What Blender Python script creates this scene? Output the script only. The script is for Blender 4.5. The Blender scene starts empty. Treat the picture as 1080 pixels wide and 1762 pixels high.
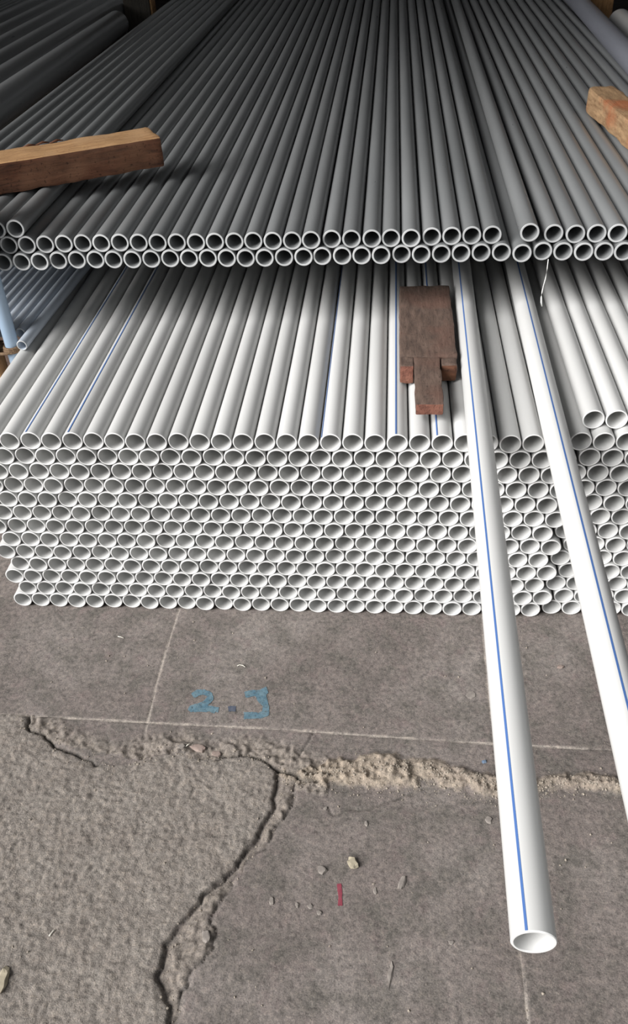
import bpy, bmesh, math, random
import numpy as np
from mathutils import Matrix, Vector, Euler

random.seed(7)
rng = np.random.default_rng(7)
scene = bpy.context.scene
col = scene.collection

# ------------------------------------------------------------------ camera
F_PX = 1491.9131
PITCH, YAW, ROLL = 0.6644, -0.1071, -0.0538
CAM = np.array([0.8909, -1.6543, 1.6452])
_f = np.array([math.sin(YAW)*math.cos(PITCH), math.cos(YAW)*math.cos(PITCH), -math.sin(PITCH)])
_rt = np.array([math.cos(YAW), -math.sin(YAW), 0.0])
_up = np.cross(_rt, _f)
_r = _rt*math.cos(ROLL) + _up*math.sin(ROLL)
_u = -_rt*math.sin(ROLL) + _up*math.cos(ROLL)
cam_data = bpy.data.cameras.new('camera')
cam_data.sensor_fit = 'VERTICAL'
cam_data.sensor_height = 24.0
cam_data.lens = F_PX/1762*24.0
cam_data.clip_start = 0.02
cam = bpy.data.objects.new('camera', cam_data)
col.objects.link(cam)
cam.matrix_world = Matrix(((_r[0], _u[0], -_f[0], CAM[0]), (_r[1], _u[1], -_f[1], CAM[1]),
                           (_r[2], _u[2], -_f[2], CAM[2]), (0, 0, 0, 1)))
scene.camera = cam

# ------------------------------------------------------------------ light
world = bpy.data.worlds.new('world')
scene.world = world
world.use_nodes = True
wbg = world.node_tree.nodes['Background']
wbg.inputs['Color'].default_value = (0.93, 0.97, 1.0, 1)
wbg.inputs['Strength'].default_value = 0.30
sun_d = bpy.data.lights.new('sun', 'SUN')
sun_d.energy = 6.9
sun_d.angle = math.radians(42)
sun_d.color = (1.0, 0.985, 0.97)
sun = bpy.data.objects.new('sun', sun_d)
col.objects.link(sun)
SUN_FROM = Vector((-1.1, -0.70, 0.85))
sun.rotation_euler = SUN_FROM.to_track_quat('Z', 'Y').to_euler()
scene.view_settings.view_transform = 'Standard'
scene.view_settings.look = 'None'
scene.view_settings.gamma = 1.0
scene.view_settings.use_curve_mapping = False
scene.view_settings.exposure = 0.0


# ------------------------------------------------------------------ pixel helpers (a pixel is a direction; the plane gives the distance)
def ray(x, y):
    return _r*((x-540)/F_PX) + _u*((881-y)/F_PX) + _f
def onz(x, y, z):
    d = ray(x, y); return CAM + d*(z-CAM[2])/d[2]
def ony(x, y, Y):
    d = ray(x, y); return CAM + d*(Y-CAM[1])/d[1]


# ------------------------------------------------------------------ materials
MATS = {}
def new_mat(name):
    m = bpy.data.materials.new(name); m.use_nodes = True
    nt = m.node_tree
    b = nt.nodes['Principled BSDF']
    MATS[name] = m
    return m, nt, b
def node(nt, t, **kw):
    n = nt.nodes.new(t)
    for k, v in kw.items():
        if k.startswith('i_'):
            n.inputs[k[2:].replace('_', ' ')].default_value = v
        else:
            setattr(n, k, v)
    return n
def ramp(nt, fac, stops):
    r = nt.nodes.new('ShaderNodeValToRGB')
    e = r.color_ramp.elements
    e[0].position, e[0].color = stops[0][0], (*stops[0][1], 1)
    e[1].position, e[1].color = stops[-1][0], (*stops[-1][1], 1)
    for p, c in stops[1:-1]:
        q = e.new(p); q.color = (*c, 1)
    nt.links.new(fac, r.inputs['Fac'])
    return r.outputs['Color']
def mixc(nt, fac, a, b, mode='MIX'):
    n = nt.nodes.new('ShaderNodeMix'); n.data_type = 'RGBA'; n.blend_type = mode
    for s, v in ((n.inputs[0], fac), (n.inputs[6], a), (n.inputs[7], b)):
        if hasattr(v, 'is_linked'):
            nt.links.new(v, s)
        else:
            s.default_value = v if not isinstance(v, tuple) else (*v, 1)
    return n.outputs[2]

def plastic(name, c, c2, rough, scale=(1, .12, 1), nscale=9, spec=.5, dust=None):
    """extruded plastic: faint lengthwise streaks of slightly different tone"""
    m, nt, b = new_mat(name)
    tc = node(nt, 'ShaderNodeTexCoord'); oi = node(nt, 'ShaderNodeObjectInfo')
    mp = node(nt, 'ShaderNodeMapping'); mp.inputs['Scale'].default_value = scale
    ad = node(nt, 'ShaderNodeVectorMath', operation='ADD')
    mul = node(nt, 'ShaderNodeVectorMath', operation='SCALE'); mul.inputs[0].default_value = (13, 7, 5)
    nt.links.new(oi.outputs['Random'], mul.inputs['Scale'])
    nt.links.new(tc.outputs['Object'], ad.inputs[0]); nt.links.new(mul.outputs[0], ad.inputs[1])
    nt.links.new(ad.outputs[0], mp.inputs['Vector'])
    nz = node(nt, 'ShaderNodeTexNoise'); nz.inputs['Scale'].default_value = nscale; nz.inputs['Detail'].default_value = 5
    nt.links.new(mp.outputs[0], nz.inputs['Vector'])
    cc = ramp(nt, nz.outputs['Fac'], [(.3, c), (.7, c2)])
    mr = node(nt, 'ShaderNodeMapRange'); mr.inputs['To Min'].default_value = .9; mr.inputs['To Max'].default_value = 1.06
    nt.links.new(oi.outputs['Random'], mr.inputs['Value'])
    hs = node(nt, 'ShaderNodeHueSaturation'); nt.links.new(cc, hs.inputs['Color']); nt.links.new(mr.outputs[0], hs.inputs['Value'])
    nt.links.new(hs.outputs[0], b.inputs['Base Color'])
    n2 = node(nt, 'ShaderNodeTexNoise'); n2.inputs['Scale'].default_value = 60; nt.links.new(mp.outputs[0], n2.inputs['Vector'])
    m2 = node(nt, 'ShaderNodeMapRange'); m2.inputs['To Min'].default_value = rough-.06; m2.inputs['To Max'].default_value = rough+.08
    nt.links.new(n2.outputs['Fac'], m2.inputs['Value']); nt.links.new(m2.outputs[0], b.inputs['Roughness'])
    b.inputs['Specular IOR Level'].default_value = spec
    return m
WHITE = plastic('white_plastic', (.55, .55, .54), (.62, .62, .61), .36)
WHITE_CUT = plastic('white_plastic_cut', (.78, .78, .77), (.84, .84, .83), .6)
GREY = plastic('grey_plastic', (.19, .197, .20), (.265, .272, .275), .30)
GREY_CUT = plastic('grey_plastic_cut', (.46, .47, .47), (.55, .56, .56), .6)
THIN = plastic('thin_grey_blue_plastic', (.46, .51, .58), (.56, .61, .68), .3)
BIG = plastic('big_grey_plastic', (.23, .235, .24), (.29, .295, .30), .3)
LAV = plastic('lavender_grey_plastic', (.25, .26, .30), (.31, .32, .37), .4)
STAKE = plastic('pale_blue_plastic', (.30, .40, .52), (.36, .47, .60), .42)
BLUE = plastic('blue_line', (.055, .125, .32), (.07, .15, .38), .45)
STRING = plastic('white_string_fibre', (.75, .75, .72), (.85, .85, .82), .8)
STRAW = plastic('pale_straw', (.62, .58, .50), (.75, .72, .64), .8)

def wood(name, base, dark, red, axis_scale, rough=.8, bump=.5, speck=.5):
    m, nt, b = new_mat(name)
    tc = node(nt, 'ShaderNodeTexCoord')
    mp = node(nt, 'ShaderNodeMapping'); mp.inputs['Scale'].default_value = axis_scale
    nt.links.new(tc.outputs['Object'], mp.inputs['Vector'])
    n1 = node(nt, 'ShaderNodeTexNoise'); n1.inputs['Scale'].default_value = 28; n1.inputs['Detail'].default_value = 8; n1.inputs['Roughness'].default_value = .65
    nt.links.new(mp.outputs[0], n1.inputs['Vector'])
    c = ramp(nt, n1.outputs['Fac'], [(.3, dark), (.52, base), (.72, tuple(min(1, v*1.35) for v in base))])
    n2 = node(nt, 'ShaderNodeTexNoise'); n2.inputs['Scale'].default_value = 9; n2.inputs['Detail'].default_value = 4
    nt.links.new(tc.outputs['Object'], n2.inputs['Vector'])
    f2 = ramp(nt, n2.outputs['Fac'], [(.5, (0, 0, 0)), (.68, (.8, .8, .8))])
    c = mixc(nt, f2, c, red)
    n3 = node(nt, 'ShaderNodeTexNoise'); n3.inputs['Scale'].default_value = 130; n3.inputs['Detail'].default_value = 3
    nt.links.new(tc.outputs['Object'], n3.inputs['Vector'])
    f3 = ramp(nt, n3.outputs['Fac'], [(.60, (0, 0, 0)), (.70, (speck, speck, speck))])
    c = mixc(nt, f3, c, tuple(v*.35 for v in dark))
    nt.links.new(c, b.inputs['Base Color'])
    b.inputs['Roughness'].default_value = rough
    b.inputs['Specular IOR Level'].default_value = .25
    bp = node(nt, 'ShaderNodeBump'); bp.inputs['Strength'].default_value = bump; bp.inputs['Distance'].default_value = .004
    nt.links.new(n1.outputs['Fac'], bp.inputs['Height']); nt.links.new(bp.outputs[0], b.inputs['Normal'])
    return m
WOOD_DARK = wood('weathered_brown_wood', (.128, .088, .070), (.070, .050, .042), (.15, .085, .065), (3, .6, 3), bump=.6)
WOOD_END = wood('reddish_end_grain', (.20, .085, .06), (.09, .04, .03), (.26, .12, .08), (2, 2, 2), bump=1.0)
WOOD_TAN = wood('sawn_tan_wood', (.46, .27, .13), (.30, .155, .075), (.52, .32, .17), (.35, 3, 3), bump=.5, speck=.35)
WOOD_BROWN = wood('sawn_red_brown_wood', (.135, .058, .033), (.05, .026, .018), (.19, .095, .055), (.35, 3, 3), bump=.6, speck=.6)
WOOD_RIGHT = wood('pale_stained_wood', (.42, .27, .15), (.26, .15, .08), (.45, .14, .06), (3, .5, 3), bump=.5)
WOOD_POST = wood('dark_post_wood', (.055, .05, .042), (.03, .028, .024), (.07, .055, .04), (3, 3, .4))
WOOD_ORANGE = wood('orange_post_wood', (.36, .20, .09), (.22, .12, .055), (.30, .14, .06), (3, 3, .4))
ROPE = wood('brown_rope_fibre', (.20, .13, .08), (.09, .06, .04), (.25, .17, .10), (6, 6, 1), bump=1.0)

def plain(name, c, c2, rough=.85, scale=14):
    m, nt, b = new_mat(name)
    tc = node(nt, 'ShaderNodeTexCoord')
    n = node(nt, 'ShaderNodeTexNoise'); n.inputs['Scale'].default_value = scale; n.inputs['Detail'].default_value = 6
    nt.links.new(tc.outputs['Object'], n.inputs['Vector'])
    nt.links.new(ramp(nt, n.outputs['Fac'], [(.35, c), (.65, c2)]), b.inputs['Base Color'])
    b.inputs['Roughness'].default_value = rough
    bp = node(nt, 'ShaderNodeBump'); bp.inputs['Strength'].default_value = .6; bp.inputs['Distance'].default_value = .002
    nt.links.new(n.outputs['Fac'], bp.inputs['Height']); nt.links.new(bp.outputs[0], b.inputs['Normal'])
    return m
WALL = plain('dim_plaster', (.16, .155, .15), (.21, .205, .20), scale=2)
ROOF = plain('roof_sheet', (.13, .13, .13), (.18, .18, .18), .7, 1.5)
STONE = plain('grey_brown_stone', (.19, .168, .152), (.27, .24, .215), .95, 60)
STONE_TAN = plain('tan_stone', (.28, .245, .18), (.40, .35, .26), .95, 60)
STONE_RED = plain('pinkish_stone', (.20, .15, .13), (.30, .24, .21), .95, 50)
STONE_BLUE = plain('blue_grey_stone', (.06, .10, .17), (.20, .26, .33), .8, 90)
SANDY = plain('sandy_crumb', (.24, .205, .17), (.36, .315, .26), .95, 200)

def paint_mat(name, c, c2, lo, hi):
    m, nt, b = new_mat(name)
    tc = node(nt, 'ShaderNodeTexCoord')
    n = node(nt, 'ShaderNodeTexNoise'); n.inputs['Scale'].default_value = 150; n.inputs['Detail'].default_value = 6; n.inputs['Roughness'].default_value = .7
    nt.links.new(tc.outputs['Object'], n.inputs['Vector'])
    n2 = node(nt, 'ShaderNodeTexNoise'); n2.inputs['Scale'].default_value = 60
    nt.links.new(tc.outputs['Object'], n2.inputs['Vector'])
    nt.links.new(ramp(nt, n2.outputs['Fac'], [(.35, c), (.65, c2)]), b.inputs['Base Color'])
    nt.links.new(ramp(nt, n.outputs['Fac'], [(lo, (0, 0, 0)), (hi, (.92, .92, .92))]), b.inputs['Alpha'])
    b.inputs['Roughness'].default_value = .8
    return m
PAINT_BLUE = paint_mat('worn_blue_paint', (.075, .150, .200), (.13, .21, .25), .27, .48)
PAINT_DOT = paint_mat('dark_blue_paint', (.05, .065, .10), (.09, .10, .13), .2, .4)
PAINT_RED = paint_mat('worn_red_paint', (.20, .025, .05), (.26, .05, .07), .18, .42)

# concrete: tone from the slab's own attributes (rough topping, sandy mortar, filled joint)
CONC, nt, b = new_mat('old_concrete')
tc = node(nt, 'ShaderNodeTexCoord'); geo = node(nt, 'ShaderNodeNewGeometry')
P = geo.outputs['Position']
def nz(scale, detail=6, rough=.6):
    n = node(nt, 'ShaderNodeTexNoise'); n.inputs['Scale'].default_value = scale; n.inputs['Detail'].default_value = detail; n.inputs['Roughness'].default_value = rough
    nt.links.new(P, n.inputs['Vector']); return n.outputs['Fac']
def attr(nm):
    a = node(nt, 'ShaderNodeAttribute', attribute_name=nm); return a.outputs['Fac']
big, mid, fine, grit = nz(2.6, 4), nz(14, 7, .68), nz(90, 6, .7), nz(330, 3, .7)
c = ramp(nt, big, [(.33, (.142, .120, .112)), (.5, (.180, .155, .144)), (.67, (.218, .194, .180))])
c = mixc(nt, ramp(nt, mid, [(.44, (0, 0, 0)), (.64, (.85, .85, .85))]), c, (.118, .108, .097))
c = mixc(nt, ramp(nt, nz(21, 5), [(.54, (0, 0, 0)), (.72, (.6, .6, .6))]), c, (.178, .138, .134))
rgh = mixc(nt, ramp(nt, mid, [(.35, (0, 0, 0)), (.7, (1, 1, 1))]), (.205, .180, .160), (.262, .236, .212))
c = mixc(nt, attr('rough'), c, rgh)
c = mixc(nt, attr('rubble'), c, mixc(nt, fine, (.165, .140, .122), (.265, .235, .205)))
c = mixc(nt, attr('sand'), c, mixc(nt, mid, (.27, .215, .17), (.42, .36, .29)))
c = mixc(nt, attr('joint'), c, (.36, .32, .285))
c = mixc(nt, attr('crack_dark'), c, (.085, .078, .070))  # dark tone of the crack lines and the painted-in slab edge shadow
c = mixc(nt, ramp(nt, nz(38, 8, .75), [(.56, (0, 0, 0)), (.70, (.5, .5, .5))]), c, (.285, .255, .232))
spk = ramp(nt, fine, [(.28, (.48, .48, .48)), (.5, (1, 1, 1)), (.74, (1.42, 1.38, 1.32))])
c = mixc(nt, 1.0, c, spk, 'MULTIPLY')
gk = ramp(nt, grit, [(.28, (.50, .50, .50)), (.5, (1, 1, 1)), (.74, (1.5, 1.46, 1.4))])
c = mixc(nt, .75, c, gk, 'MULTIPLY')
nt.links.new(c, b.inputs['Base Color'])
b.inputs['Roughness'].default_value = .88
b.inputs['Specular IOR Level'].default_value = .25
bsum = node(nt, 'ShaderNodeMath', operation='MULTIPLY_ADD'); bsum.inputs[1].default_value = .45
nt.links.new(grit, bsum.inputs[0]); nt.links.new(fine, bsum.inputs[2])
bp = node(nt, 'ShaderNodeBump'); bp.inputs['Distance'].default_value = .0035
ms = node(nt, 'ShaderNodeMapRange'); ms.inputs['To Min'].default_value = .55; ms.inputs['To Max'].default_value = 1.0
mx = node(nt, 'ShaderNodeMath', operation='MAXIMUM'); nt.links.new(attr('rough'), mx.inputs[0]); nt.links.new(attr('sand'), mx.inputs[1])
nt.links.new(mx.outputs[0], ms.inputs['Value']); nt.links.new(ms.outputs[0], bp.inputs['Strength'])
nt.links.new(bsum.outputs[0], bp.inputs['Height']); nt.links.new(bp.outputs[0], b.inputs['Normal'])


# ------------------------------------------------------------------ object helpers
def link(name, me, mats, parent=None):
    o = bpy.data.objects.new(name, me)
    if mats is not None and not me.materials:
        for m in (mats if isinstance(mats, (list, tuple)) else [mats]):
            me.materials.append(m)
    col.objects.link(o)
    if parent is not None:
        o.parent = parent
    return o
def tag(o, label, cat, group=None):
    o['label'] = label; o['category'] = cat
    if group: o['group'] = group
    return o
def struct(o):
    o['kind'] = 'structure'; return o
def pydata(name, v, f, smooth=False, midx=None):
    me = bpy.data.meshes.new(name); me.from_pydata(v, [], f)
    if midx is not None: me.polygons.foreach_set('material_index', midx)
    if smooth: me.polygons.foreach_set('use_smooth', [True]*len(f))
    me.update(); return me

def tube_data(R, RI, L, seg=32, bev=.0012):
    """hollow pipe from y=0 (cut face) to y=L; material 1 on the cut faces"""
    prof = [(R, bev), (R-bev*.8, 0), (RI+bev*.4, 0), (RI, bev), (RI, L), (R, L)]
    v, f, mi = [], [], []
    for (r, y) in prof:
        for k in range(seg):
            a = 2*math.pi*k/seg
            v.append((r*math.cos(a), y, r*math.sin(a)))
    n = len(prof)
    for j in range(n):
        for k in range(seg):
            k2 = (k+1) % seg; j2 = (j+1) % n
            f.append((j*seg+k, j2*seg+k, j2*seg+k2, j*seg+k2))
            mi.append(1 if j in (0, 1, 2, 4) else 0)
    return v, f, mi
def tube_mesh(name, R, RI, L, mats, seg=32):
    v, f, mi = tube_data(R, RI, L, seg)
    me = pydata(name, v, f, True, mi)
    bm = bmesh.new(); bm.from_mesh(me); bmesh.ops.recalc_face_normals(bm, faces=bm.faces); bm.to_mesh(me); bm.free()
    me.set_sharp_from_angle(angle=math.radians(32))
    for m in mats: me.materials.append(m)
    return me
def stripe_mesh(name, R, L, w, y0=.0015):
    v, f = [], []
    n = 4; da = w/R/n
    for y in (y0, L):
        for k in range(n+1):
            a = (k-n/2)*da
            v.append(((R+.0003)*math.sin(a), y, (R+.0003)*math.cos(a)))
    for k in range(n): f.append((k, k+1, n+1+k+1, n+1+k))
    me = pydata(name, v, f, True); me.materials.append(BLUE); return me
def view_angle(P, frac):
    """angle of a lengthwise line that shows at a fraction of the pipe's width"""
    d = CAM - np.array(P); a0 = math.atan2(d[0], d[2])
    return a0 + math.asin(max(-1, min(1, 2*frac-1)))

def curve_mesh(name, pts, rads, seg=8):
    """a bent round strand through the points"""
    pts = [Vector(p) for p in pts]
    v, f = [], []
    for i, p in enumerate(pts):
        t = (pts[min(i+1, len(pts)-1)] - pts[max(i-1, 0)]).normalized()
        a = t.cross(Vector((0, 0, 1)))
        if a.length < .05: a = t.cross(Vector((1, 0, 0)))
        a.normalize(); bb = t.cross(a)
        r = rads[i] if isinstance(rads, (list, tuple)) else rads
        for k in range(seg):
            q = 2*math.pi*k/seg
            v.append(p + a*(r*math.cos(q)) + bb*(r*math.sin(q)))
    for i in range(len(pts)-1):
        for k in range(seg):
            k2 = (k+1) % seg
            f.append((i*seg+k, i*seg+k2, (i+1)*seg+k2, (i+1)*seg+k))
    f.append(tuple(range(seg))[::-1]); f.append(tuple(range((len(pts)-1)*seg, len(pts)*seg)))
    return pydata(name, v, f, True)

def vnoise(p, scale, seed=0):
    """smooth value noise, vectorised; p (n, d)"""
    p = np.asarray(p, float)*scale + seed*17.31
    i = np.floor(p).astype(np.int64); t = p-i; t = t*t*(3-2*t)
    d = p.shape[1]; out = np.zeros(len(p))
    pr = [374761393, 668265263, 2147483647, 1274126177]
    for cnr in range(2**d):
        w = np.ones(len(p)); h = np.full(len(p), seed*1013904223 & 0xffffffff, dtype=np.int64)
        for k in range(d):
            bbit = (cnr >> k) & 1
            w *= t[:, k] if bbit else 1-t[:, k]
            h = (h ^ ((i[:, k]+bbit)*pr[k])) & 0xffffffff
            h = (h*1103515245 + 12345) & 0xffffffff
            h ^= h >> 15
        h = (h*2246822519) & 0xffffffff; h ^= h >> 13
        out += w*((h & 0xffff)/65535.0)
    return out*2-1

def rough_box(name, size, mats, face_mat=None, cuts=(10, 4, 4), bevel=.006, amp=.003, nscale=25, seed=1, origin_bottom=True):
    """sawn timber: a box with softened arrises and an uneven surface; base at z=0, centred in x and y"""
    bm = bmesh.new(); bmesh.ops.create_cube(bm, size=1)
    bmesh.ops.scale(bm, vec=size, verts=bm.verts)
    bmesh.ops.bevel(bm, geom=bm.edges[:], offset=bevel, segments=2, affect='EDGES', profile=.6)
    for ax in range(3):
        n = cuts[ax]
        for k in range(1, n):
            co = Vector((0, 0, 0)); co[ax] = -size[ax]/2+size[ax]*k/n
            no = Vector((0, 0, 0)); no[ax] = 1
            bmesh.ops.bisect_plane(bm, geom=bm.verts[:]+bm.edges[:]+bm.faces[:], plane_co=co, plane_no=no)
    bm.normal_update()
    co = np.array([v.co for v in bm.verts])
    n1 = vnoise(co, nscale, seed)+.5*vnoise(co, nscale*2.6, seed+3)
    for v, a in zip(bm.verts, n1): v.co += v.normal*(a*amp)
    bm.normal_update()
    for fc in bm.faces:
        fc.smooth = True
        if face_mat: fc.material_index = face_mat(fc.normal, fc.calc_center_median())
    if origin_bottom: bmesh.ops.translate(bm, verts=bm.verts, vec=(0, 0, size[2]/2))
    me = bpy.data.meshes.new(name); bm.to_mesh(me); bm.free()
    me.set_sharp_from_angle(angle=math.radians(40))
    for m in (mats if isinstance(mats, (list, tuple)) else [mats]): me.materials.append(m)
    return me

# ------------------------------------------------------------------ floor: worn concrete slabs with joints, cracks and a crumbled mortar ridge
def fpx(pts): return np.array([onz(x, y, 0.0)[:2] for x, y in pts])
def poly_dist(q, pl):
    best = np.full(len(q), 1e9)
    for a, bb in zip(pl[:-1], pl[1:]):
        e = bb-a; t = np.clip(((q-a)@e)/(e@e), 0, 1)
        d = q-a-t[:, None]*e
        best = np.minimum(best, np.hypot(d[:, 0], d[:, 1]))
    return best
def inside(q, pg):
    r = np.zeros(len(q), bool); n = len(pg)
    for i in range(n):
        a, bb = pg[i], pg[(i+1) % n]
        cnd = (a[1] > q[:, 1]) != (bb[1] > q[:, 1])
        with np.errstate(divide='ignore', invalid='ignore'):
            xs = (bb[0]-a[0])*(q[:, 1]-a[1])/(bb[1]-a[1]+1e-12)+a[0]
        r ^= cnd & (q[:, 0] < xs)
    return r
def wig(pl, amp, step=.006, seed=3):
    out = []
    for a, bb in zip(pl[:-1], pl[1:]):
        n = max(1, int(np.linalg.norm(bb-a)/step))
        for k in range(n): out.append(a+(bb-a)*k/n)
    out.append(pl[-1]); out = np.array(out)
    nx = vnoise(out, 60, seed)+.6*vnoise(out, 140, seed+1); ny = vnoise(out, 60, seed+7)+.6*vnoise(out, 140, seed+5)
    return out+amp*np.stack([nx, ny], -1)

J_H = fpx([(-420, 1207), (0, 1229), (250, 1243), (500, 1256), (850, 1280), (1080, 1292), (1500, 1318)])
J_1 = fpx([(308, 1048), (285, 1120), (268, 1180), (248, 1268)])
J_2 = fpx([(826, 1050), (838, 1180), (851, 1281), (862, 1400), (893, 1640), (902, 1700), (908, 1762), (918, 1860)])
CR_MAIN = fpx([(52, 1231), (49, 1254), (78, 1265), (91, 1284), (124, 1296), (150, 1304), (161, 1317), (218, 1314), (260, 1300), (311, 1294),
               (332, 1306), (363, 1309), (415, 1298), (451, 1309), (474, 1324), (513, 1340), (550, 1350)])
ST_L = fpx([(474, 1324), (478, 1350), (470, 1388), (452, 1425), (445, 1440), (408, 1495), (357, 1533), (316, 1583), (283, 1634), (272, 1690), (292, 1736), (296, 1762), (300, 1900)])
ST_R = fpx([(514, 1335), (505, 1372), (490, 1405), (468, 1440), (404, 1509), (385, 1546), (357, 1579), (371, 1611), (362, 1639), (325, 1681), (311, 1718), (303, 1762), (306, 1900)])
SAND_T = fpx([(470, 1322), (505, 1330), (570, 1303), (620, 1299), (661, 1294), (731, 1301), (790, 1312), (844, 1331), (900, 1338), (940, 1333), (1000, 1326), (1061, 1334), (1120, 1345)])
SAND_B = fpx([(500, 1356), (564, 1356), (634, 1356), (677, 1362), (731, 1355), (790, 1361), (828, 1376), (870, 1380), (924, 1366), (1000, 1362), (1061, 1368), (1120, 1372)])
THIN_CR = fpx([(731, 1356), (700, 1368), (677, 1375), (634, 1393), (600, 1392), (575, 1405), (560, 1388)])
THIN_2 = fpx([(540, 1258), (528, 1280), (515, 1298)])
CR_MAIN, ST_L, ST_R = wig(CR_MAIN, .004), wig(ST_L, .005, seed=9), wig(ST_R, .006, seed=12)
SAND_T, SAND_B, THIN_CR = wig(SAND_T, .006, seed=21), wig(SAND_B, .006, seed=25), wig(THIN_CR, .003, seed=31)
far_l = np.array([[-3.0, CR_MAIN[0][1]+.02]]); far_bl = np.array([[-3.0, -3.0]])
FRONT_LEFT = np.concatenate([far_l, CR_MAIN[:int(len(CR_MAIN)*.86)], ST_L, np.array([[ST_L[-1][0], -3.0]]), far_bl])
STRIP = np.concatenate([ST_L, ST_R[::-1]])
SAND = np.concatenate([SAND_T, SAND_B[::-1]])

def axis(lo, flo, fhi, hi, fine, growth=1.35):
    a = list(np.arange(flo, fhi, fine)); s = fine
    while a[-1] < hi: s = min(s*growth, 1.2); a.append(a[-1]+s)
    s = fine
    while a[0] > lo: s = min(s*growth, 1.2); a.insert(0, a[0]-s)
    return np.array(a)
GX = axis(-7, -.32, 1.72, 9, .0036); GY = axis(-7, -1.36, .06, 13, .0036)
XX, YY = np.meshgrid(GX, GY); Q = np.stack([XX.ravel(), YY.ravel()], -1)
near = (Q[:, 0] > -.5) & (Q[:, 0] < 2.0) & (Q[:, 1] > -1.6) & (Q[:, 1] < .3)
def ss(x, a, bb):
    t = np.clip((x-a)/(bb-a), 0, 1); return t*t*(3-2*t)
H = np.zeros(len(Q)); rough = np.zeros(len(Q)); sand = np.zeros(len(Q)); rub = np.zeros(len(Q)); joint = np.zeros(len(Q)); crack_dark = np.zeros(len(Q))
fl = inside(Q, FRONT_LEFT)
q = Q[near]
d_main = poly_dist(q, CR_MAIN); d_l = poly_dist(q, ST_L); d_r = poly_dist(q, ST_R); d_h = poly_dist(q, J_H)
d_1 = poly_dist(q, J_1); d_2 = poly_dist(q, J_2); d_thin = np.minimum(poly_dist(q, THIN_CR), poly_dist(q, THIN_2)*1.0)
d_s = np.minimum(poly_dist(q, SAND_T), poly_dist(q, SAND_B)); in_s = inside(q, SAND); in_st = inside(q, STRIP); in_fl = fl[near]
n10, n25, n60, n120, n4 = (vnoise(q, s, k) for k, s in enumerate((10, 25, 60, 120, 4)))
n200 = vnoise(q, 210, 8)
edge = np.minimum(d_main, d_l)
h = .0012*n4+.0005*n25+.0004*n60+.0004*n120+.0004*n200*ss(vnoise(q, 7, 51), -.3, .6)
rg = np.where(in_fl, ss(edge+.010*n25, .0, .02), 0)
h += rg*(.002+.0004*n25+.0005*n60+.0010*n120+.0015*n200)
rg_show = np.where(in_fl, 1.0, 0)*np.clip(ss(edge, .0, .006), 0, 1)
h += np.where(in_fl, .0035*ss(d_l, .0, .005)*ss(.14-d_l, 0, .14)+.0015, 0)
# crumbled strip between the two front slabs
sd = np.minimum(d_l, d_r)
h += np.where(in_st, -.0025*ss(d_l, 0, .004)+.005*ss(d_l, .005, .02)*(.6+.5*n60+.5*n120+.4*n200)+.002*n25, 0)
# mortar ridge
w_s = np.where(in_s, ss(d_s, 0, .022), 0)
h += w_s*(.010+.0040*n25+.0035*n60+.0035*n120+.0032*n200)
# broken band between straight joint and main crack
below_h = q[:, 1] < np.interp(q[:, 0], J_H[:, 0], J_H[:, 1])
band = below_h & (~in_fl) & (q[:, 0] < CR_MAIN[-1][0]+.02) & (q[:, 1] > np.interp(q[:, 0], [CR_MAIN[0][0], CR_MAIN[-1][0]], [CR_MAIN[0][1]-.06, CR_MAIN[-1][1]-.03])) & ~in_st
bw = np.where(band, ss(.075-d_main+.02*n10, 0, .04), 0)
h += bw*(.0015+.003*n25+.004*n60+.0035*n120+.0025*n200)
# cracks
cw = ss(poly_dist(q, CR_MAIN[int(len(CR_MAIN)*.36):int(len(CR_MAIN)*.66)]), .004, .05)
h -= .011*np.exp(-(d_main/.0034)**2)*cw*ss(n25+1.2, 0, .9)
h -= .007*np.exp(-(d_l/.0032)**2)*ss(n25+1.0, 0, .9)
h -= .004*np.exp(-(d_r/.004)**2)
h -= .0035*np.exp(-(d_thin/.0022)**2)
for dj, wj in ((d_h, .0035), (d_1, .0032), (d_2, .004)):
    h -= .0016*np.exp(-(dj/wj)**2)
H[near] = h
rough[near] = np.maximum(rg_show*.95, 0)
rub[near] = np.clip(np.where(in_st, ss(sd, 0, .006), 0)*.75 + bw*.8, 0, 1)
sand[near] = np.where(in_s, ss(d_s+.008*n60, 0, .014), 0)*(.75+.25*n10)
worn = ss(vnoise(q, 18, 40)+1.0, .3, 1.1)
jw = np.maximum.reduce([np.exp(-(d_h/.0030)**4), .9*np.exp(-(d_1/.0032)**4), .95*np.exp(-(d_2/.0038)**4)])
joint[near] = np.clip(jw*(.35+.65*worn)*.95, 0, 1)*(~in_s)*(1-bw*.8)
crack_dark[near] = np.clip(np.exp(-(d_main/.004)**2)*cw*.85+.6*np.exp(-(d_l/.0028)**2)*ss(n25+1.0, .1, 1.1)+.35*np.exp(-(d_r/.003)**2)+.6*np.exp(-(d_thin/.0016)**2), 0, 1)  # darkens crack lines; along the strip's left edge the slab's shadow is painted in
rough[~near & fl] = .95
Hg = H.reshape(XX.shape)
def floor_h(x, y):
    i = int(np.clip(np.searchsorted(GX, x)-1, 0, len(GX)-2)); j = int(np.clip(np.searchsorted(GY, y)-1, 0, len(GY)-2))
    tx = (x-GX[i])/(GX[i+1]-GX[i]); ty = (y-GY[j])/(GY[j+1]-GY[j])
    return Hg[j, i]*(1-tx)*(1-ty)+Hg[j, i+1]*tx*(1-ty)+Hg[j+1, i]*(1-tx)*ty+Hg[j+1, i+1]*tx*ty
def floor_px(x, y, lift=0.0):
    p = onz(x, y, 0.0); z = floor_h(p[0], p[1]); p = onz(x, y, z)
    return Vector((p[0], p[1], z+lift))
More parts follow.
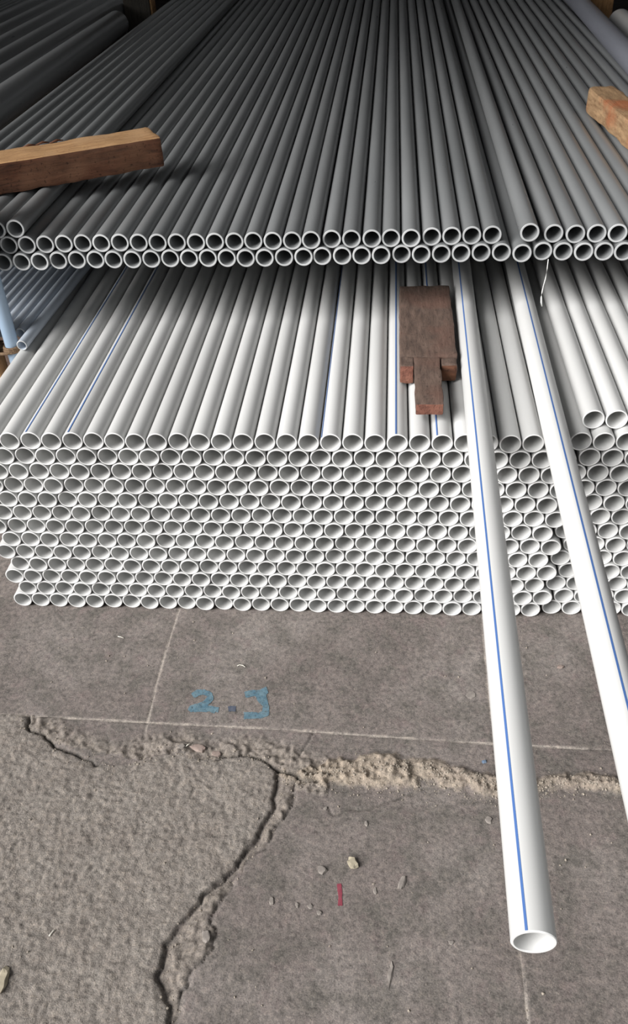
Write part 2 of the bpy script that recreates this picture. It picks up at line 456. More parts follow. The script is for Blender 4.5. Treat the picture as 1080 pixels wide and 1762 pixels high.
# slab of every cell
CX = .5*(XX[:-1, :-1]+XX[1:, 1:]); CY = .5*(YY[:-1, :-1]+YY[1:, 1:])
cq = np.stack([CX.ravel(), CY.ravel()], -1)
c_fl = inside(cq, FRONT_LEFT); c_st = inside(cq, STRIP); c_s = inside(cq, SAND)
above = cq[:, 1] > np.interp(cq[:, 0], J_H[:, 0], J_H[:, 1])
def xat(pl, y):
    o = np.argsort(pl[:, 1]); return np.interp(y, pl[o, 1], pl[o, 0])
x1, x2 = xat(J_1, cq[:, 1]), xat(J_2, cq[:, 1])
xs = xat(ST_R, cq[:, 1])
reg = np.where(above, np.where(cq[:, 0] < x1, 0, np.where(cq[:, 0] < x2, 1, 2)), np.where(cq[:, 0] < x2, 4, 5))
reg = np.where(~above & (cq[:, 1] > np.interp(cq[:, 0], CR_MAIN[:, 0][np.argsort(CR_MAIN[:, 0])], CR_MAIN[:, 1][np.argsort(CR_MAIN[:, 0])])) & (cq[:, 0] < CR_MAIN[-1][0]), 3, reg)
reg = np.where(c_fl, 6, reg); reg = np.where(c_st, 7, reg); reg = np.where(c_s, 8, reg)
nx = len(GX); ny = len(GY)
jj, ii = np.divmod(np.arange(len(cq)), nx-1)
quad = np.stack([jj*nx+ii, jj*nx+ii+1, (jj+1)*nx+ii+1, (jj+1)*nx+ii], -1)
V3 = np.concatenate([Q, H[:, None]], 1)
floor = None
slab_names = ['concrete_slab']*7+['crack_rubble', 'mortar_ridge']
for rid in range(9):
    fsel = quad[reg == rid]
    if len(fsel) == 0: continue
    used, inv = np.unique(fsel, return_inverse=True); inv = inv.reshape(fsel.shape)
    me = bpy.data.meshes.new(slab_names[rid])
    me.vertices.add(len(used)); me.vertices.foreach_set('co', V3[used].ravel())
    me.loops.add(fsel.size); me.loops.foreach_set('vertex_index', inv.ravel().astype(np.int32))
    me.polygons.add(len(fsel)); me.polygons.foreach_set('loop_start', np.arange(0, fsel.size, 4, dtype=np.int32))
    me.polygons.foreach_set('loop_total', np.full(len(fsel), 4, dtype=np.int32))
    me.polygons.foreach_set('use_smooth', np.ones(len(fsel), bool))
    for nm, arr in (('rough', rough), ('sand', sand), ('rubble', rub), ('joint', joint), ('crack_dark', crack_dark)):
        a = me.attributes.new(nm, 'FLOAT', 'POINT'); a.data.foreach_set('value', arr[used].astype(np.float32))
    me.update(); me.validate()
    if rid == 0:
        base = pydata('floor', [(-7, -7, -.12), (9, -7, -.12), (9, 13, -.12), (-7, 13, -.12), (-7, -7, -.03), (9, -7, -.03), (9, 13, -.03), (-7, 13, -.03)],
                      [(3, 2, 1, 0), (4, 5, 6, 7), (0, 1, 5, 4), (1, 2, 6, 5), (2, 3, 7, 6), (3, 0, 4, 7)])
        floor = struct(link('floor', base, CONC))
    link(slab_names[rid], me, CONC, floor)

# painted figures on the floor
def stroke_mesh(name, strokes, lift=.0011):
    """strokes: (pixel points, pixel half width) painted along the slab's surface"""
    v, f = [], []
    for pts, hw in strokes:
        pts = [np.array(p, float) for p in pts]; dense = []
        for a, bb in zip(pts[:-1], pts[1:]):
            n = max(2, int(np.linalg.norm(bb-a)/1.5))
            dense += [a+(bb-a)*k/n for k in range(n)]
        dense.append(pts[-1]); s0 = len(v); m = 6
        for i, p in enumerate(dense):
            t = dense[min(i+2, len(dense)-1)]-dense[max(i-2, 0)]; t = t/(np.linalg.norm(t)+1e-9); nn = np.array([-t[1], t[0]])
            ww = hw*(1+.12*math.sin(i*.31)+.10*random.uniform(-1, 1))
            for k in range(m+1):
                pp = p+nn*ww*(2*k/m-1); v.append(floor_px(pp[0], pp[1], lift))
        for i in range(len(dense)-1):
            for k in range(m): f.append((s0+i*(m+1)+k, s0+i*(m+1)+k+1, s0+(i+1)*(m+1)+k+1, s0+(i+1)*(m+1)+k))
    return pydata(name, v, f, True)
def zp(x, y): return (300+x/5.4, 1160+y/5.4)
two = stroke_mesh('painted_digit_two', [([zp(170, 205), zp(215, 175), zp(270, 168), zp(325, 190), zp(335, 230), zp(290, 270), zp(220, 300), zp(150, 328), zp(240, 325), zp(330, 322), zp(410, 335)], 5.0), ([zp(180, 335), zp(280, 310), zp(380, 345)], 4.5)])
three = stroke_mesh('painted_digit_three', [([zp(655, 195), zp(720, 180), zp(790, 172), zp(862, 145)], 5.0), ([zp(845, 150), zp(815, 205), zp(840, 250), zp(850, 310), zp(845, 365), zp(790, 388), zp(720, 385), zp(645, 388)], 5.6), ([zp(770, 175), zp(790, 235), zp(840, 290)], 4.4)])
dot = stroke_mesh('painted_point', [([zp(500, 328), zp(535, 322), zp(570, 325)], 4.2)])
redm = stroke_mesh('red_paint_mark', [([(583, 1521), (585, 1540), (585, 1559)], 3.6)])
for nm, me, mt in (('painted_digit_two', two, PAINT_BLUE), ('painted_digit_three', three, PAINT_BLUE), ('painted_point', dot, PAINT_DOT), ('red_paint_mark', redm, PAINT_RED)):
    link(nm, me, mt, floor)

# shed around the racks: roof over the pipes, back and side walls; the front is open to the daylight behind the camera
def box_obj(name, lo, hi, mat):
    x0, y0, z0 = lo; x1_, y1_, z1_ = hi
    me = pydata(name, [(x0, y0, z0), (x1_, y0, z0), (x1_, y1_, z0), (x0, y1_, z0), (x0, y0, z1_), (x1_, y0, z1_), (x1_, y1_, z1_), (x0, y1_, z1_)],
                [(3, 2, 1, 0), (4, 5, 6, 7), (0, 1, 5, 4), (1, 2, 6, 5), (2, 3, 7, 6), (3, 0, 4, 7)])
    return struct(link(name, me, mat))
box_obj('ceiling', (-6, -.6, 3.4), (8, 12.2, 3.5), ROOF)
box_obj('wall_back', (-6, 12, -.02), (8, 12.2, 2.7), WALL)
box_obj('wall_left', (-6.2, .2, -.02), (-6, 12, 3.4), WALL)
box_obj('wall_right', (8, .2, -.02), (8.2, 12, 3.4), WALL)

# ------------------------------------------------------------------ the white pipe stack
D = .05; SX = D*1.0132; SZ = .04322; LEN = 6.0
W_MESH = tube_mesh('white_pipe', D/2-.0007, D/2*.85, LEN, [WHITE, WHITE_CUT])
W_STRIPE = stripe_mesh('blue_line', D/2, LEN, .0034)
ordn = ['top', 'second', 'third', 'fourth', 'fifth', 'sixth', 'seventh', 'eighth', 'ninth', 'tenth', 'eleventh', 'twelfth', 'bottom']
rest = []
STRIPES = {3: .10, 5: .13, 7: .93, 17: .06, 20: .44, 22: .30}          # top row: where the blue line shows across the pipe
def add_white(x, y, z, label, group, stripe=None, name='white_pipe'):
    o = link(name, W_MESH, None); o.location = (x, y, z); o.rotation_euler = (0, random.uniform(0, 6.28), 0)
    tag(o, label, 'pipe', group)
    if stripe is not None:
        o.rotation_euler[1] = 0
        s = link('blue_line', W_STRIPE, None, o)
        s.rotation_euler = (0, view_angle((x, .3, z), stripe), 0)
    return o
white_count = 0
for k in range(13):
    z = D/2+(12-k)*SZ
    shift = random.uniform(-.0003, .0003)
    for i in range(34 if k % 2 == 0 else 33):
        x = -.1013+shift+i*SX+(SX/2 if k % 2 else 0)
        y = random.uniform(-.0025, .002)
        if x > 1.30: y += .012; x += .005
        if k <= 8:
            if k == 0:
                if i in STRIPES: lab = 'white pipe in the top row of the big stack, its thin blue line showing'; g = 'top row pipes with the blue line up'
                elif 1.02 < x < 1.28: lab = 'white pipe shaded in the top row between the two long pipes'; g = 'shaded top row pipes between the long pipes'
                elif x > 1.28: lab = 'white pipe in the shadow just under the short extra layer'; g = 'pipes under the extra layer'
                elif .9 < x: lab = 'white pipe in the top row under the brown notched timber block'; g = 'pipes under the notched block'
                else: lab = 'plain white pipe in the top row of the big stack'; g = 'plain top row pipes'
            else:
                lab = 'white plastic pipe in the %s row down of the big stack, open end showing' % ordn[k]; g = 'white pipes in the %s row' % ordn[k]
            add_white(x, y, z, lab, g, STRIPES.get(i) if k == 0 else None); white_count += 1
        else:
            rest.append((x, y, z))
for j in range(6):                                                       # the extra layer on the right of the stack
    p = onz(1025, 722, D/2+13*SZ)
    add_white(1.3475+j*SX, p[1]+random.uniform(-.003, .003), D/2+13*SZ, 'bright white pipe in the short extra layer on top of the stack', 'extra layer of white pipes')
v0, f0, m0 = tube_data(D/2, D/2*.86, LEN, 24)
VV, FF, MM = [], [], []
for (x, y, z) in rest:
    s0 = len(VV); VV += [(a+x, bb+y, cc+z) for a, bb, cc in v0]; FF += [tuple(q_+s0 for q_ in t) for t in f0]; MM += m0
me = pydata('white_pipe_rows', VV, FF, True, MM)
bm = bmesh.new(); bm.from_mesh(me); bmesh.ops.recalc_face_normals(bm, faces=bm.faces); bm.to_mesh(me); bm.free()
me.set_sharp_from_angle(angle=math.radians(32)); me.materials.append(WHITE); me.materials.append(WHITE_CUT)
o = link('white_pipe_rows', me, None); o['kind'] = 'stuff'
tag(o, 'lowest rows of white plastic pipes of the big stack on the concrete floor', 'pipes')

# ------------------------------------------------------------------ two long white pipes pulled forward over the stack
DL = .0545; ZL = D/2+12*SZ+D/2+DL/2+.001
L_MESH = tube_mesh('long_white_pipe', DL/2, DL/2*.86, 4.4, [WHITE, WHITE_CUT], 48)
L_STRIPE = stripe_mesh('blue_line', DL/2, 4.4, .0034)
def long_pipe(pa, pb, y_end, frac, label):
    a, bb = onz(*pa, ZL), onz(*pb, ZL)
    d = (a-bb)/np.linalg.norm(a-bb); st = bb+d*((y_end-bb[1])/d[1])
    o = link('long_white_pipe', L_MESH, None); o.location = st; o.rotation_euler = (0, 0, math.atan2(-d[0], d[1]))
    tag(o, label, 'pipe', 'long white pipes pulled forward')
    s = link('blue_line', L_STRIPE, None, o); s['label'] = 'thin blue line along the pipe'
    mid_ = st+d*(-.2-st[1])/d[1]
    s.rotation_euler = (0, view_angle(mid_, frac), 0)
    return st
eA = onz(918, 1622, ZL)
long_pipe((792.6, 450), (918, 1622), eA[1], .385, 'long white pipe pulled out over the floor beside the brown notched block, blue line')
long_pipe((884.3, 450), (1031.7, 1060), -1.22, .66, 'long white pipe pulled out nearest the short extra layer, blue line')

# ------------------------------------------------------------------ upper tier of grey pipes on bearers
DG = .0476; ZU2 = .785
G_MESH = tube_mesh('grey_pipe', DG/2, DG/2*.79, LEN, [GREY, GREY_CUT])
def add_grey(x, y, z, label, group, yaw=0.0, pitch=0.0):
    o = link('grey_pipe', G_MESH, None); o.location = (x, y, z); o.rotation_euler = (pitch, 0, yaw)
    return tag(o, label, 'pipe', group)
U2 = [(5, 451.5), (37, 451), (68, 450.5), (100, 448.5), (132, 447.5), (164, 447), (195, 447), (227.5, 447), (260, 446), (292.5, 445), (325, 445), (357.5, 444.5), (390, 444.5), (422.5, 444.5), (455, 444), (488.5, 443),
      (522, 442.5), (554, 441), (588.5, 440.5), (622, 440), (655.5, 439.5), (690.5, 437.5), (724.5, 438), (759, 437), (793, 436), (827.5, 435), (862.5, 434.5), (898, 436), (933.5, 432.5), (968.5, 433), (1004, 433.5), (1039, 433), (1073, 433)]
U1 = [(15, 422.5), (46, 422), (77.5, 421), (109.5, 420), (142, 419), (174, 419), (206, 418), (238.5, 418), (271, 418), (304, 417.5), (337, 417.5), (369.5, 416.5), (403, 416), (435.5, 415), (469, 415), (502.5, 414.5), (535, 413.5),
      (570.5, 411.5), (604.5, 411.5), (639.5, 411), (672.5, 410), (707, 410), (742.5, 407.5), (777, 406.5), (811.5, 405.5), (846.5, 404.5), (911, 403), (952.5, 402), (990, 403), (1026.5, 402), (1062.5, 401.5)]
low = [onz(x, y, ZU2) for x, y in U2]
def settle(xs):
    for i in range(1, len(xs)):                                          # no pipe inside its neighbour
        if xs[i][0]-xs[i-1][0] < DG+.0002: xs[i][0] = xs[i-1][0]+DG+.0002
    return xs
low = settle(low)
while low[0][0] > -.43: low.insert(0, np.array([low[0][0]-.0497, low[0][1]+random.uniform(-.003, .003), ZU2]))
while low[-1][0] < 1.86: low.append(np.array([low[-1][0]+.0497, low[-1][1]+random.uniform(-.004, .004), ZU2]))
def nest(x, below, zmin):
    z = zmin
    for p in below:
        dx = abs(p[0]-x)
        if dx < DG: z = max(z, p[2]+math.sqrt(DG*DG-dx*dx)+.0002)
    return z
up = []
for x, y in U1:
    z = ZU2+.0435
    for _ in range(4):
        p = onz(x, y, z); z = nest(p[0], low, ZU2+.02)
    up.append(np.array([p[0], p[1], z]))
for i in range(1, len(up)):
    if up[i][0]-up[i-1][0] < DG+.0002: up[i][0] = up[i-1][0]+DG+.0002; up[i][2] = nest(up[i][0], low, ZU2+.02)
while up[0][0] > -.41: x = up[0][0]-.0497; up.insert(0, np.array([x, up[0][1]+random.uniform(-.003, .003), nest(x, low, ZU2)]))
while up[-1][0] < 1.82: x = up[-1][0]+.0505; up.append(np.array([x, up[-1][1]+random.uniform(-.004, .004), nest(x, low, ZU2)]))
top_x = [onz(23, 394, .875)[0]-i*.0505 for i in range(8)]
for p in low:
    add_grey(p[0], p[1], p[2], 'dark grey pipe in the lower row of the upper tier, light cut rim', 'grey pipes, lower row of the upper tier')
for p in up:
    yaw = 0; lab = 'dark grey pipe in the upper row of the upper tier, light cut rim'; g = 'grey pipes, upper row of the upper tier'
    if abs(p[0]-onz(911, 403, p[2])[0]) < .004:
        lab = 'grey pipe lying slightly askew beside the gap in the upper tier'; g = None; yaw = -.0025
    elif p[0] < top_x[0]+.03: lab = 'dark grey pipe in the upper row, covered by the partial third row'; g = 'grey pipes covered by the third row'
    elif p[0] < .17: lab = 'dark grey pipe in the upper row under the overhanging end of the tan beam'; g = 'grey pipes under the tan beam end'
    elif p[0] < 1.18: lab = 'dark grey pipe in the upper row between the tan beam and the gap'; g = 'grey pipes between the tan beam and the gap'
    elif p[0] < 1.52: lab = 'dark grey pipe in the upper row between the gap and the stained timber'; g = 'grey pipes between the gap and the stained timber'
    elif p[0] < 1.66: lab = 'dark grey pipe in the upper row under the pale stained timber'; g = 'grey pipes under the stained timber'
    else: lab = 'dark grey pipe in the upper row between stained timber and lavender pipe'; g = 'grey pipes beside the lavender pipe'
    add_grey(p[0], p[1], p[2]+(.004 if yaw else 0), lab, g, yaw, .003 if yaw else 0)
for i, x in enumerate(top_x):
    z = nest(x, up, .85)
    lab = 'grey pipe of the partial third row, under the tan timber beam' if i else 'grey pipe ending the partial third row, nearest the bare grey rows'
    add_grey(x, onz(23, 394, z)[1]+(random.uniform(-.006, .006) if i else 0), z, lab, 'partial third row of grey pipes' if i else None)
Z_TOP = max(p[2] for p in up)+DG/2

# ------------------------------------------------------------------ timbers
def bearer(x0, x1_, y, z0, z1_, label, seed):
    me = rough_box('timber_bearer', (x1_-x0, .11, z1_-z0), WOOD_DARK, cuts=(12, 3, 3), seed=seed, amp=.0015)
    o = link('timber_bearer', me, None); o.location = ((x0+x1_)/2, y, z0); return tag(o, label, 'timber', 'bearers under the upper tier')
ZW = D/2+12*SZ+D/2
for n_, y in enumerate((1.75, 3.6, 5.7)):
    bearer((-.03, .12, .2)[n_], 1.045, y, ZW+.002, ZU2-DG/2-.002, 'dark timber bearer on the white stack under the grey pipes', n_)
    bearer(1.33, 1.63, y, ZW+SZ+.002, ZU2-DG/2-.002, 'short dark timber bearer on the extra layer under the grey pipes', n_+5)

# notched block lying on the white pipes
root = bpy.data.objects.new('notched_timber_block', None); col.objects.link(root)
BT = .047
root.location = (.988, .45, ZW+.001)
tag(root, 'brown weathered timber block with a narrow tenon lying on the white pipes', 'timber block')
def part(name, lo, hi, seed, mats, fm=None, cuts=(8, 8, 3), bevel=.005, amp=.0022, z0=0, z1_=BT):
    me = rough_box(name, (hi[0]-lo[0], hi[1]-lo[1], z1_-z0), mats, fm, cuts=cuts, bevel=bevel, amp=amp, nscale=38, seed=seed)
    o = link(name, me, None, root); o.location = ((lo[0]+hi[0])/2-.988, (lo[1]+hi[1])/2-.45, z0); return o
endf = lambda n_, c_: 1 if n_.y < -.6 else 0
part('block_body', (.918, .2785), (1.058, .70), 4, [WOOD_DARK, WOOD_DARK], bevel=.004, cuts=(10, 24, 3))
part('shoulder', (.917, .228), (.9505, .2755), 6, [WOOD_DARK, WOOD_END], endf, bevel=.0035)['label'] = 'left shoulder with reddish broken end grain'
part('shoulder', (1.0165, .236), (1.055, .2755), 8, [WOOD_DARK, WOOD_BROWN], endf, bevel=.006, z1_=BT*.94)
part('tenon', (.952, .050), (1.015, .2755), 9, [WOOD_DARK, WOOD_END], endf, bevel=.0035, cuts=(6, 16, 3), z0=.018)['label'] = 'narrow tenon with a reddish worn end'

# tan beam on the third row of grey pipes
zb = max(nest(x, up, .85) for x in top_x)+DG/2+.001
TB = .082
a = onz(0, 337, zb); bb = onz(284, 287, zb)
dv = (bb-a)/np.linalg.norm(bb-a); ang = math.atan2(dv[1], dv[0])
nrm = np.array([-dv[1], dv[0], 0])
LB, WB = .82, .135
ctr = bb-dv*(LB/2)+nrm*(WB/2)
me = rough_box('timber_beam', (LB, WB, TB), [WOOD_TAN, WOOD_BROWN], lambda n_, c_: 0 if n_.z > .55 else 1, cuts=(34, 6, 4), bevel=.009, amp=.0028, nscale=22, seed=3)
o = link('timber_beam', me, None); o.location = (ctr[0], ctr[1], zb); o.rotation_euler = (0, 0, ang)
tag(o, 'tan sawn timber beam lying across the partial third row of grey pipes', 'timber beam')
for k, (fx, fy) in enumerate(((.10, .97), (.06, .93), (.14, .95))):
    sp = curve_mesh('splinter', [(fx-.022, WB*(fy-.5), TB-.001), (fx, WB*(fy-.5)+.003, TB+.0035), (fx+.018, WB*(fy-.5)+.002, TB+.001)], [.0015, .0035, .001], 6)
    link('splinter', sp, WOOD_BROWN, o)

# stained timber lying along the grey pipes on the right
zt = Z_TOP+.001
far = onz(1028, 150, zt+.075)
me = rough_box('stained_timber', (.088, .80, .078), WOOD_RIGHT, cuts=(5, 26, 4), bevel=.012, amp=.003, nscale=24, seed=12)
o = link('stained_timber', me, None); o.rotation_euler = (0, 0, .10)
o.location = (far[0]+.012+.04, far[1]-.40, zt)
tag(o, 'pale timber with reddish stains lying along the grey pipes', 'timber')

# ------------------------------------------------------------------ left edge: stake, tied post, thin pipes
root = bpy.data.objects.new('pipe_stake', None); col.objects.link(root)
sx, sy = -.152, .455
root.location = (sx, sy, 0)
tag(root, 'upright pale blue pipe stake tied with rope beside the white stack', 'stake')
sm = tube_mesh('stake_tube', .019, .015, 1.25, [STAKE, STAKE], 32)
s = link('stake_tube', sm, None, root); s.rotation_euler = (math.pi/2, 0, 0)
rp = []
zr = onz(14, 599, 0); zr = CAM[2]+ray(14, 599)[2]*(sy-CAM[1])/ray(14, 599)[1]
for k in range(37):
    t = k/36*2*math.pi*3; rp.append((.0225*math.cos(t), .0225*math.sin(t), zr-.008+.016*k/36))
rope = link('rope_tie', curve_mesh('rope_tie', rp, .0042, 8), ROPE, root)
link('rope_end', curve_mesh('rope_end', [(.02, -.012, zr), (-.01, -.026, zr-.004), (-.028, -.027, zr-.004), (-.040, -.024, zr-.008)], .0045, 8), ROPE, root)
me = rough_box('tied_wood_post', (.06, .06, 1.0), WOOD_ORANGE, cuts=(3, 3, 14), bevel=.005, amp=.002, seed=5)
o = link('tied_wood_post', me, None); o.location = (-.229, .462, 0.0)
tag(o, 'orange wooden post roped to the pale blue stake', 'post')
for k in range(3):
    zz = zr-.016+.008*k
    link('rope_band', curve_mesh('rope_band', [(.033, .0, zz), (.031, .033, zz), (0, .0345, zz), (-.033, .033, zz), (-.0345, 0, zz), (-.033, -.033, zz), (0, -.0345, zz), (.031, -.033, zz), (.033, .001, zz)], .0038, 8), ROPE, o)

DT = .0295
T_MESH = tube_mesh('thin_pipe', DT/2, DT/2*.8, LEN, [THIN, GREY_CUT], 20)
zt_ = ZW+DT/2+.001
a = onz(26, 577, ZW+DT); bb = onz(120, 464, ZW+DT); d = (bb-a)/np.linalg.norm(bb-a); yaw = math.atan2(-d[0], d[1])
p0 = onz(175/5.4, 440+800/5.4, ZW+DT)
nn = np.array([d[1], -d[0], 0])
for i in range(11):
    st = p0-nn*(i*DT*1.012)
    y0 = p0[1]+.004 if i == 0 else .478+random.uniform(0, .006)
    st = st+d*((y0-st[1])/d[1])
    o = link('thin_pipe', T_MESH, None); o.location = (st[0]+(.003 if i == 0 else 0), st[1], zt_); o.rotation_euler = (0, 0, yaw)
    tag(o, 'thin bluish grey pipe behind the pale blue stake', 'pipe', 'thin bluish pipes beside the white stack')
for n_, y in enumerate((.95, 3.2, 5.6)):
    me = rough_box('timber_trestle', (.36, .10, ZW), WOOD_DARK, cuts=(8, 2, 8), seed=20+n_, amp=.001)
    o = link('timber_trestle', me, None); o.location = (-.33, y, 0); tag(o, 'dark timber trestle under the thin bluish pipes', 'trestle', 'trestles under the thin pipes')

# ------------------------------------------------------------------ neighbouring racks deep in the shed
DB = .125
B_MESH = tube_mesh('big_grey_pipe', DB/2, DB/2*.88, 3.0, [BIG, GREY_CUT])
B_LONG = tube_mesh('big_grey_pipe', DB/2, DB/2*.88, 5.4, [BIG, GREY_CUT])
for i in range(6):
    o = link('big_grey_pipe', B_LONG if i else B_MESH, None); o.location = (-.615-i*.132, .62+.03*random.random(), .865)
    tag(o, 'thick grey pipe in the neighbouring rack beyond the dark gap', 'pipe', 'thick grey pipes of the left rack')
for n_, y in enumerate((1.0, 3.2)):
    me = rough_box('rack_support', (1.3, .12, .865-DB/2), WOOD_POST, cuts=(6, 2, 6), seed=40+n_, amp=.002)
    o = link('rack_support', me, None); o.location = (-1.22, y, 0); tag(o, 'dark timber support under the thick grey pipes', 'support', 'supports of the left rack')
S_MESH = tube_mesh('slim_dark_pipe', .022, .017, 6.0, [GREY, GREY_CUT], 16)
for i in range(9):
    o = link('slim_dark_pipe', S_MESH, None); o.location = (-1.46-i*.047, .7, .86-DB/2+.023)
    tag(o, 'slim dark pipe beyond the thick grey pipes', 'pipe', 'slim dark pipes of the left rack')
pp = ony(242, 30, 4.1)
root = link('dark_post', rough_box('dark_post', (.155, .12, 2.4), WOOD_POST, cuts=(3, 3, 16), bevel=.006, amp=.002, seed=15), None)
root.location = (pp[0], 4.1, 0)
tag(root, 'dark upright timber post at the end of the thick grey pipes', 'post')
s = link('pale_edge_strip', rough_box('pale_edge_strip', (.014, .10, 2.35), WOOD_TAN, cuts=(1, 2, 10), bevel=.002, amp=.001, seed=16), None, root)
s.location = (.0805, 0, 0)

pr_ = ony(1025, 10, 3.85)
o = link('orange_post', rough_box('orange_post', (.16, .12, 2.4), WOOD_ORANGE, cuts=(3, 3, 16), bevel=.006, amp=.002, seed=17), None)
o.location = (pr_[0], 3.85, 0); tag(o, 'orange brown upright timber post beyond the lavender grey pipe', 'post')
DV = .085
V_MESH = tube_mesh('lavender_grey_pipe', DV/2, DV/2*.88, 4.6, [LAV, GREY_CUT], 40)
zv = Z_TOP+DV/2
a = onz(1008, 18, zv); bb = onz(1072, 88, zv); d = (a-bb)/np.linalg.norm(a-bb)
st = bb+d*((.9-bb[1])/d[1])
o = link('lavender_grey_pipe', V_MESH, None); o.location = st; o.rotation_euler = (0, 0, math.atan2(-d[0], d[1]))
tag(o, 'wide lavender grey pipe along the outer edge of the upper tier', 'pipe')
R_MESH = tube_mesh('pale_grey_pipe', .055, .048, 3.0, [WHITE, WHITE_CUT])
pe = onz(1046, 22, .90)
for i in range(4):
    o = link('pale_grey_pipe', R_MESH, None); o.location = (pe[0]+.06+i*.112, pe[1]-3.0, .86)
    tag(o, 'pale grey pipe in the rack beyond the orange post', 'pipe', 'pale pipes of the right rack')
for n_, y in enumerate((1.3, 3.3)):
    me = rough_box('rack_support', (.6, .12, .86-.055), WOOD_POST, cuts=(4, 2, 6), seed=50+n_, amp=.001)
    o = link('rack_support', me, None); o.location = (pe[0]+.06+.25, y, 0); tag(o, 'dark timber support under the pale grey pipes', 'support', 'supports of the right rack')

# ------------------------------------------------------------------ hanging string
p = [ony(x, y, .44) for x, y in ((943, 446), (941, 462), (938, 480), (935, 490), (932, 503), (931, 512), (931, 520), (932, 527))]
o = link('white_string', curve_mesh('white_string', p, [.0012, .0012, .0016, .001, .0014, .0022, .0024, .0016], 6), STRING)
tag(o, 'thin white string hanging from the end of a grey pipe', 'string')

# ------------------------------------------------------------------ stones, chips and straws on the floor
def stone(px, py, w, l, hgt, mat, label, seed, rot=0.0, name='stone'):
    bm = bmesh.new(); bmesh.ops.create_icosphere(bm, subdivisions=2, radius=1)
    co = np.array([v.co for v in bm.verts])
    n_ = .34*vnoise(co, 1.3, seed)+.26*vnoise(co, 3.1, seed+1)
    for v, a_ in zip(bm.verts, n_):
        v.co *= 1+a_
        v.co = Vector((v.co.x*w/2, v.co.y*l/2, max(min(v.co.z, .55), -.35)*hgt*.75))
    zmin = min(v.co.z for v in bm.verts)
    for v in bm.verts: v.co.z -= zmin
    me = bpy.data.meshes.new(name); bm.to_mesh(me); bm.free()
    o = link(name, me, mat); o.location = floor_px(px, py, -.0008); o.rotation_euler = (0, 0, rot)
    return tag(o, label, 'stone' if 'stone' in name else 'chip')
stone(606, 1487, .022, .026, .013, STONE_TAN, 'yellowish tan stone on the floor near the red mark', 1, .5)
stone(553, 1497, .018, .017, .008, STONE, 'grey lump of mortar beside the yellowish tan stone', 2, .2, 'mortar_chip')
stone(467, 1551, .009, .018, .005, STONE, 'upright oval pale chip by the crumbled crack', 3, .1, 'mortar_chip')
stone(511, 1557, .007, .013, .005, STONE, 'small oval chip on the dark slab nearest the upright oval chip', 4, .3, 'mortar_chip')
stone(533, 1560, .011, .010, .005, STONE, 'small round chip on the dark slab below the tan stone', 5, .2, 'mortar_chip')
stone(549, 1571, .009, .011, .005, STONE, 'tiny chip touching the dark slab left of the red mark', 6, .9, 'mortar_chip')
stone(691, 1520, .014, .030, .007, STONE, 'long mortar lump on the dark slab right of the red mark', 7, -.3, 'mortar_chip')
stone(645, 1533, .007, .014, .004, STONE, 'short pale chip between the red mark and long lump', 8, .1, 'mortar_chip')
stone(840, 1412, .014, .016, .006, STONE, 'flat round chip beside the long pipe and mortar ridge', 9, .4, 'mortar_chip')
stone(671, 1676, .009, .040, .005, STONE, 'thin long mortar smear lump on the dark front slab', 10, -.1, 'mortar_chip')
stone(964, 1148, .018, .014, .008, STONE_RED, 'brownish stone between the two long pipes on the floor', 11, .2)
stone(810, 1196, .024, .022, .004, STONE, 'pale flat flake left of the long pipe', 12, .6, 'mortar_chip')
stone(833, 1311, .010, .008, .006, STONE_BLUE, 'small blue grey pebble above the mortar ridge', 13, .2, 'pebble_stone')
stone(342, 1289, .040, .017, .014, STONE_RED, 'pinkish broken stone in the cracked band under the joint', 14, -.35)
stone(372, 1299, .024, .015, .011, STONE_RED, 'smaller pinkish fragment beside the broken stone', 15, -.3)
stone(312, 1286, .018, .012, .009, STONE, 'grey fragment just before the pinkish broken stone', 16, .2, 'mortar_chip')
stone(4, 1690, .022, .050, .012, STONE_TAN, 'tan stone lying on the rough slab by itself', 17, .1)
stone(355, 1612, .016, .026, .008, STONE, 'angular loose piece at the edge of the crumbled crack', 18, .5, 'mortar_chip')
stone(560, 1391, .010, .009, .005, STONE, 'chip at the end of the thin crack', 20, .2, 'mortar_chip')
stone(630, 1418, .008, .013, .005, STONE, 'pale chip under the thin crack', 21, .2, 'mortar_chip')
stone(775, 1622, .011, .008, .004, STONE, 'pale chip on the dark slab left of the long pipe end', 22, .2, 'mortar_chip')
def straw(pts, r, label):
    o = link('straw', curve_mesh('straw', [floor_px(x, y, r+.0012) for x, y in pts], r, 6), STRAW); tag(o, label, 'straw')
straw([(408, 1147), (412, 1145), (418, 1146), (422, 1149)], .0011, 'curled pale straw above the painted figures')
straw([(85, 1612), (88, 1608), (92, 1603), (94, 1601)], .0015, 'pale straw on the rough slab')
straw([(203, 1096), (208, 1097), (213, 1099)], .0011, 'short pale straw near the stack corner')
straw([(318, 1287), (323, 1283), (328, 1280)], .0014, 'white straw lying on the pinkish broken stone band')

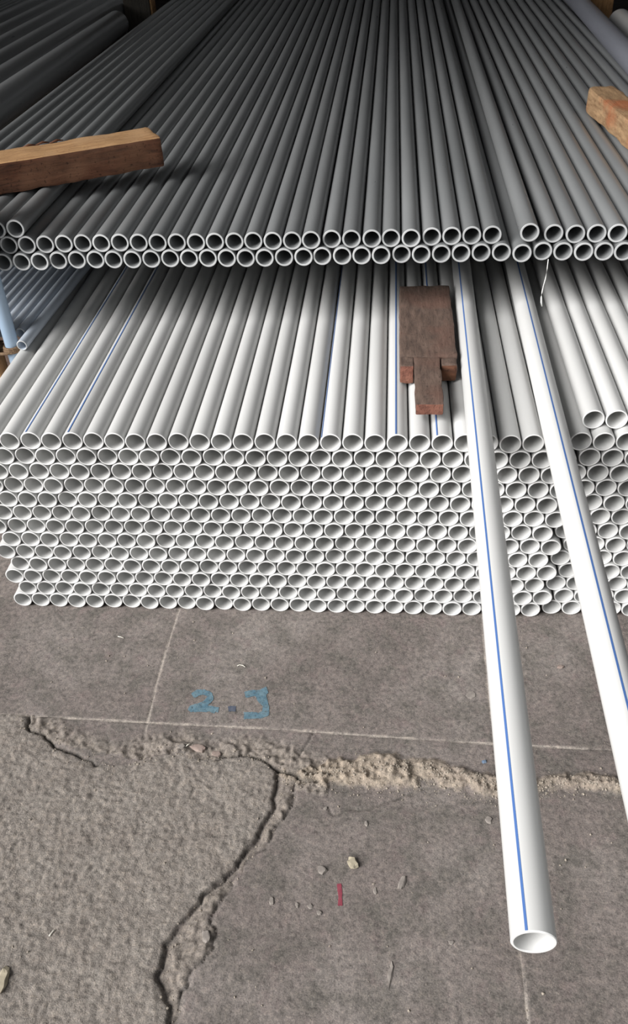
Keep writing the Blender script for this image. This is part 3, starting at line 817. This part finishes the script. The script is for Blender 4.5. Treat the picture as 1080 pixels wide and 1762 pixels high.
# crumbs of mortar and grit: too many to count
ico = [(0, 0, 1), (.89, 0, .45), (.28, .85, .45), (-.72, .53, .45), (-.72, -.53, .45), (.28, -.85, .45), (.72, .53, -.45), (-.28, .85, -.45), (-.89, 0, -.45), (-.28, -.85, -.45), (.72, -.53, -.45), (0, 0, -1)]
icf = [(0, 1, 2), (0, 2, 3), (0, 3, 4), (0, 4, 5), (0, 5, 1), (1, 6, 2), (2, 7, 3), (3, 8, 4), (4, 9, 5), (5, 10, 1), (6, 7, 2), (7, 8, 3), (8, 9, 4), (9, 10, 5), (10, 6, 1), (6, 11, 7), (7, 11, 8), (8, 11, 9), (9, 11, 10), (10, 11, 6)]
VV, FF = [], []
def crumb(x, y, r):
    s0 = len(VV); z = floor_h(x, y); th = random.random()*6.28; e = [random.uniform(.7, 1.3) for _ in range(3)]
    for a_, b_, c_ in ico:
        j = random.uniform(.75, 1.2)
        X, Y = a_*e[0]*j, b_*e[1]*j
        VV.append((x+r*(X*math.cos(th)-Y*math.sin(th)), y+r*(X*math.sin(th)+Y*math.cos(th)), z+r*(.35+c_*.75*e[2]*j)))
    FF.extend([tuple(q_+s0 for q_ in t) for t in icf])
def along(pl, n, spread, rmin, rmax):
    for _ in range(n):
        i = random.randrange(len(pl)-1); t = random.random(); p = pl[i]*(1-t)+pl[i+1]*t
        crumb(p[0]+random.gauss(0, spread), p[1]+random.gauss(0, spread*.7), rmin+(rmax-rmin)*random.random()**3)
mid_s = fpx([(500, 1345), (570, 1330), (661, 1325), (731, 1328), (800, 1340), (870, 1358), (940, 1350), (1061, 1350)])
along(mid_s, 900, .016, .0007, .0030)
along(CR_MAIN, 350, .014, .0007, .0026)
along((ST_L[:len(ST_R)]+ST_R[:len(ST_L)])/2 if len(ST_L) == len(ST_R) else ST_L+np.array([.012, 0]), 250, .010, .0007, .0024)
along(SAND_B, 300, .02, .0009, .003)
for _ in range(350): crumb(random.uniform(.0, 1.5), random.uniform(-1.15, -.02), .0008+.0022*random.random()**4)
me = pydata('mortar_crumbs', VV, FF); o = link('mortar_crumbs', me, SANDY); o['kind'] = 'stuff'
tag(o, 'crumbs of mortar and grit scattered along the cracks in the floor', 'crumbs')
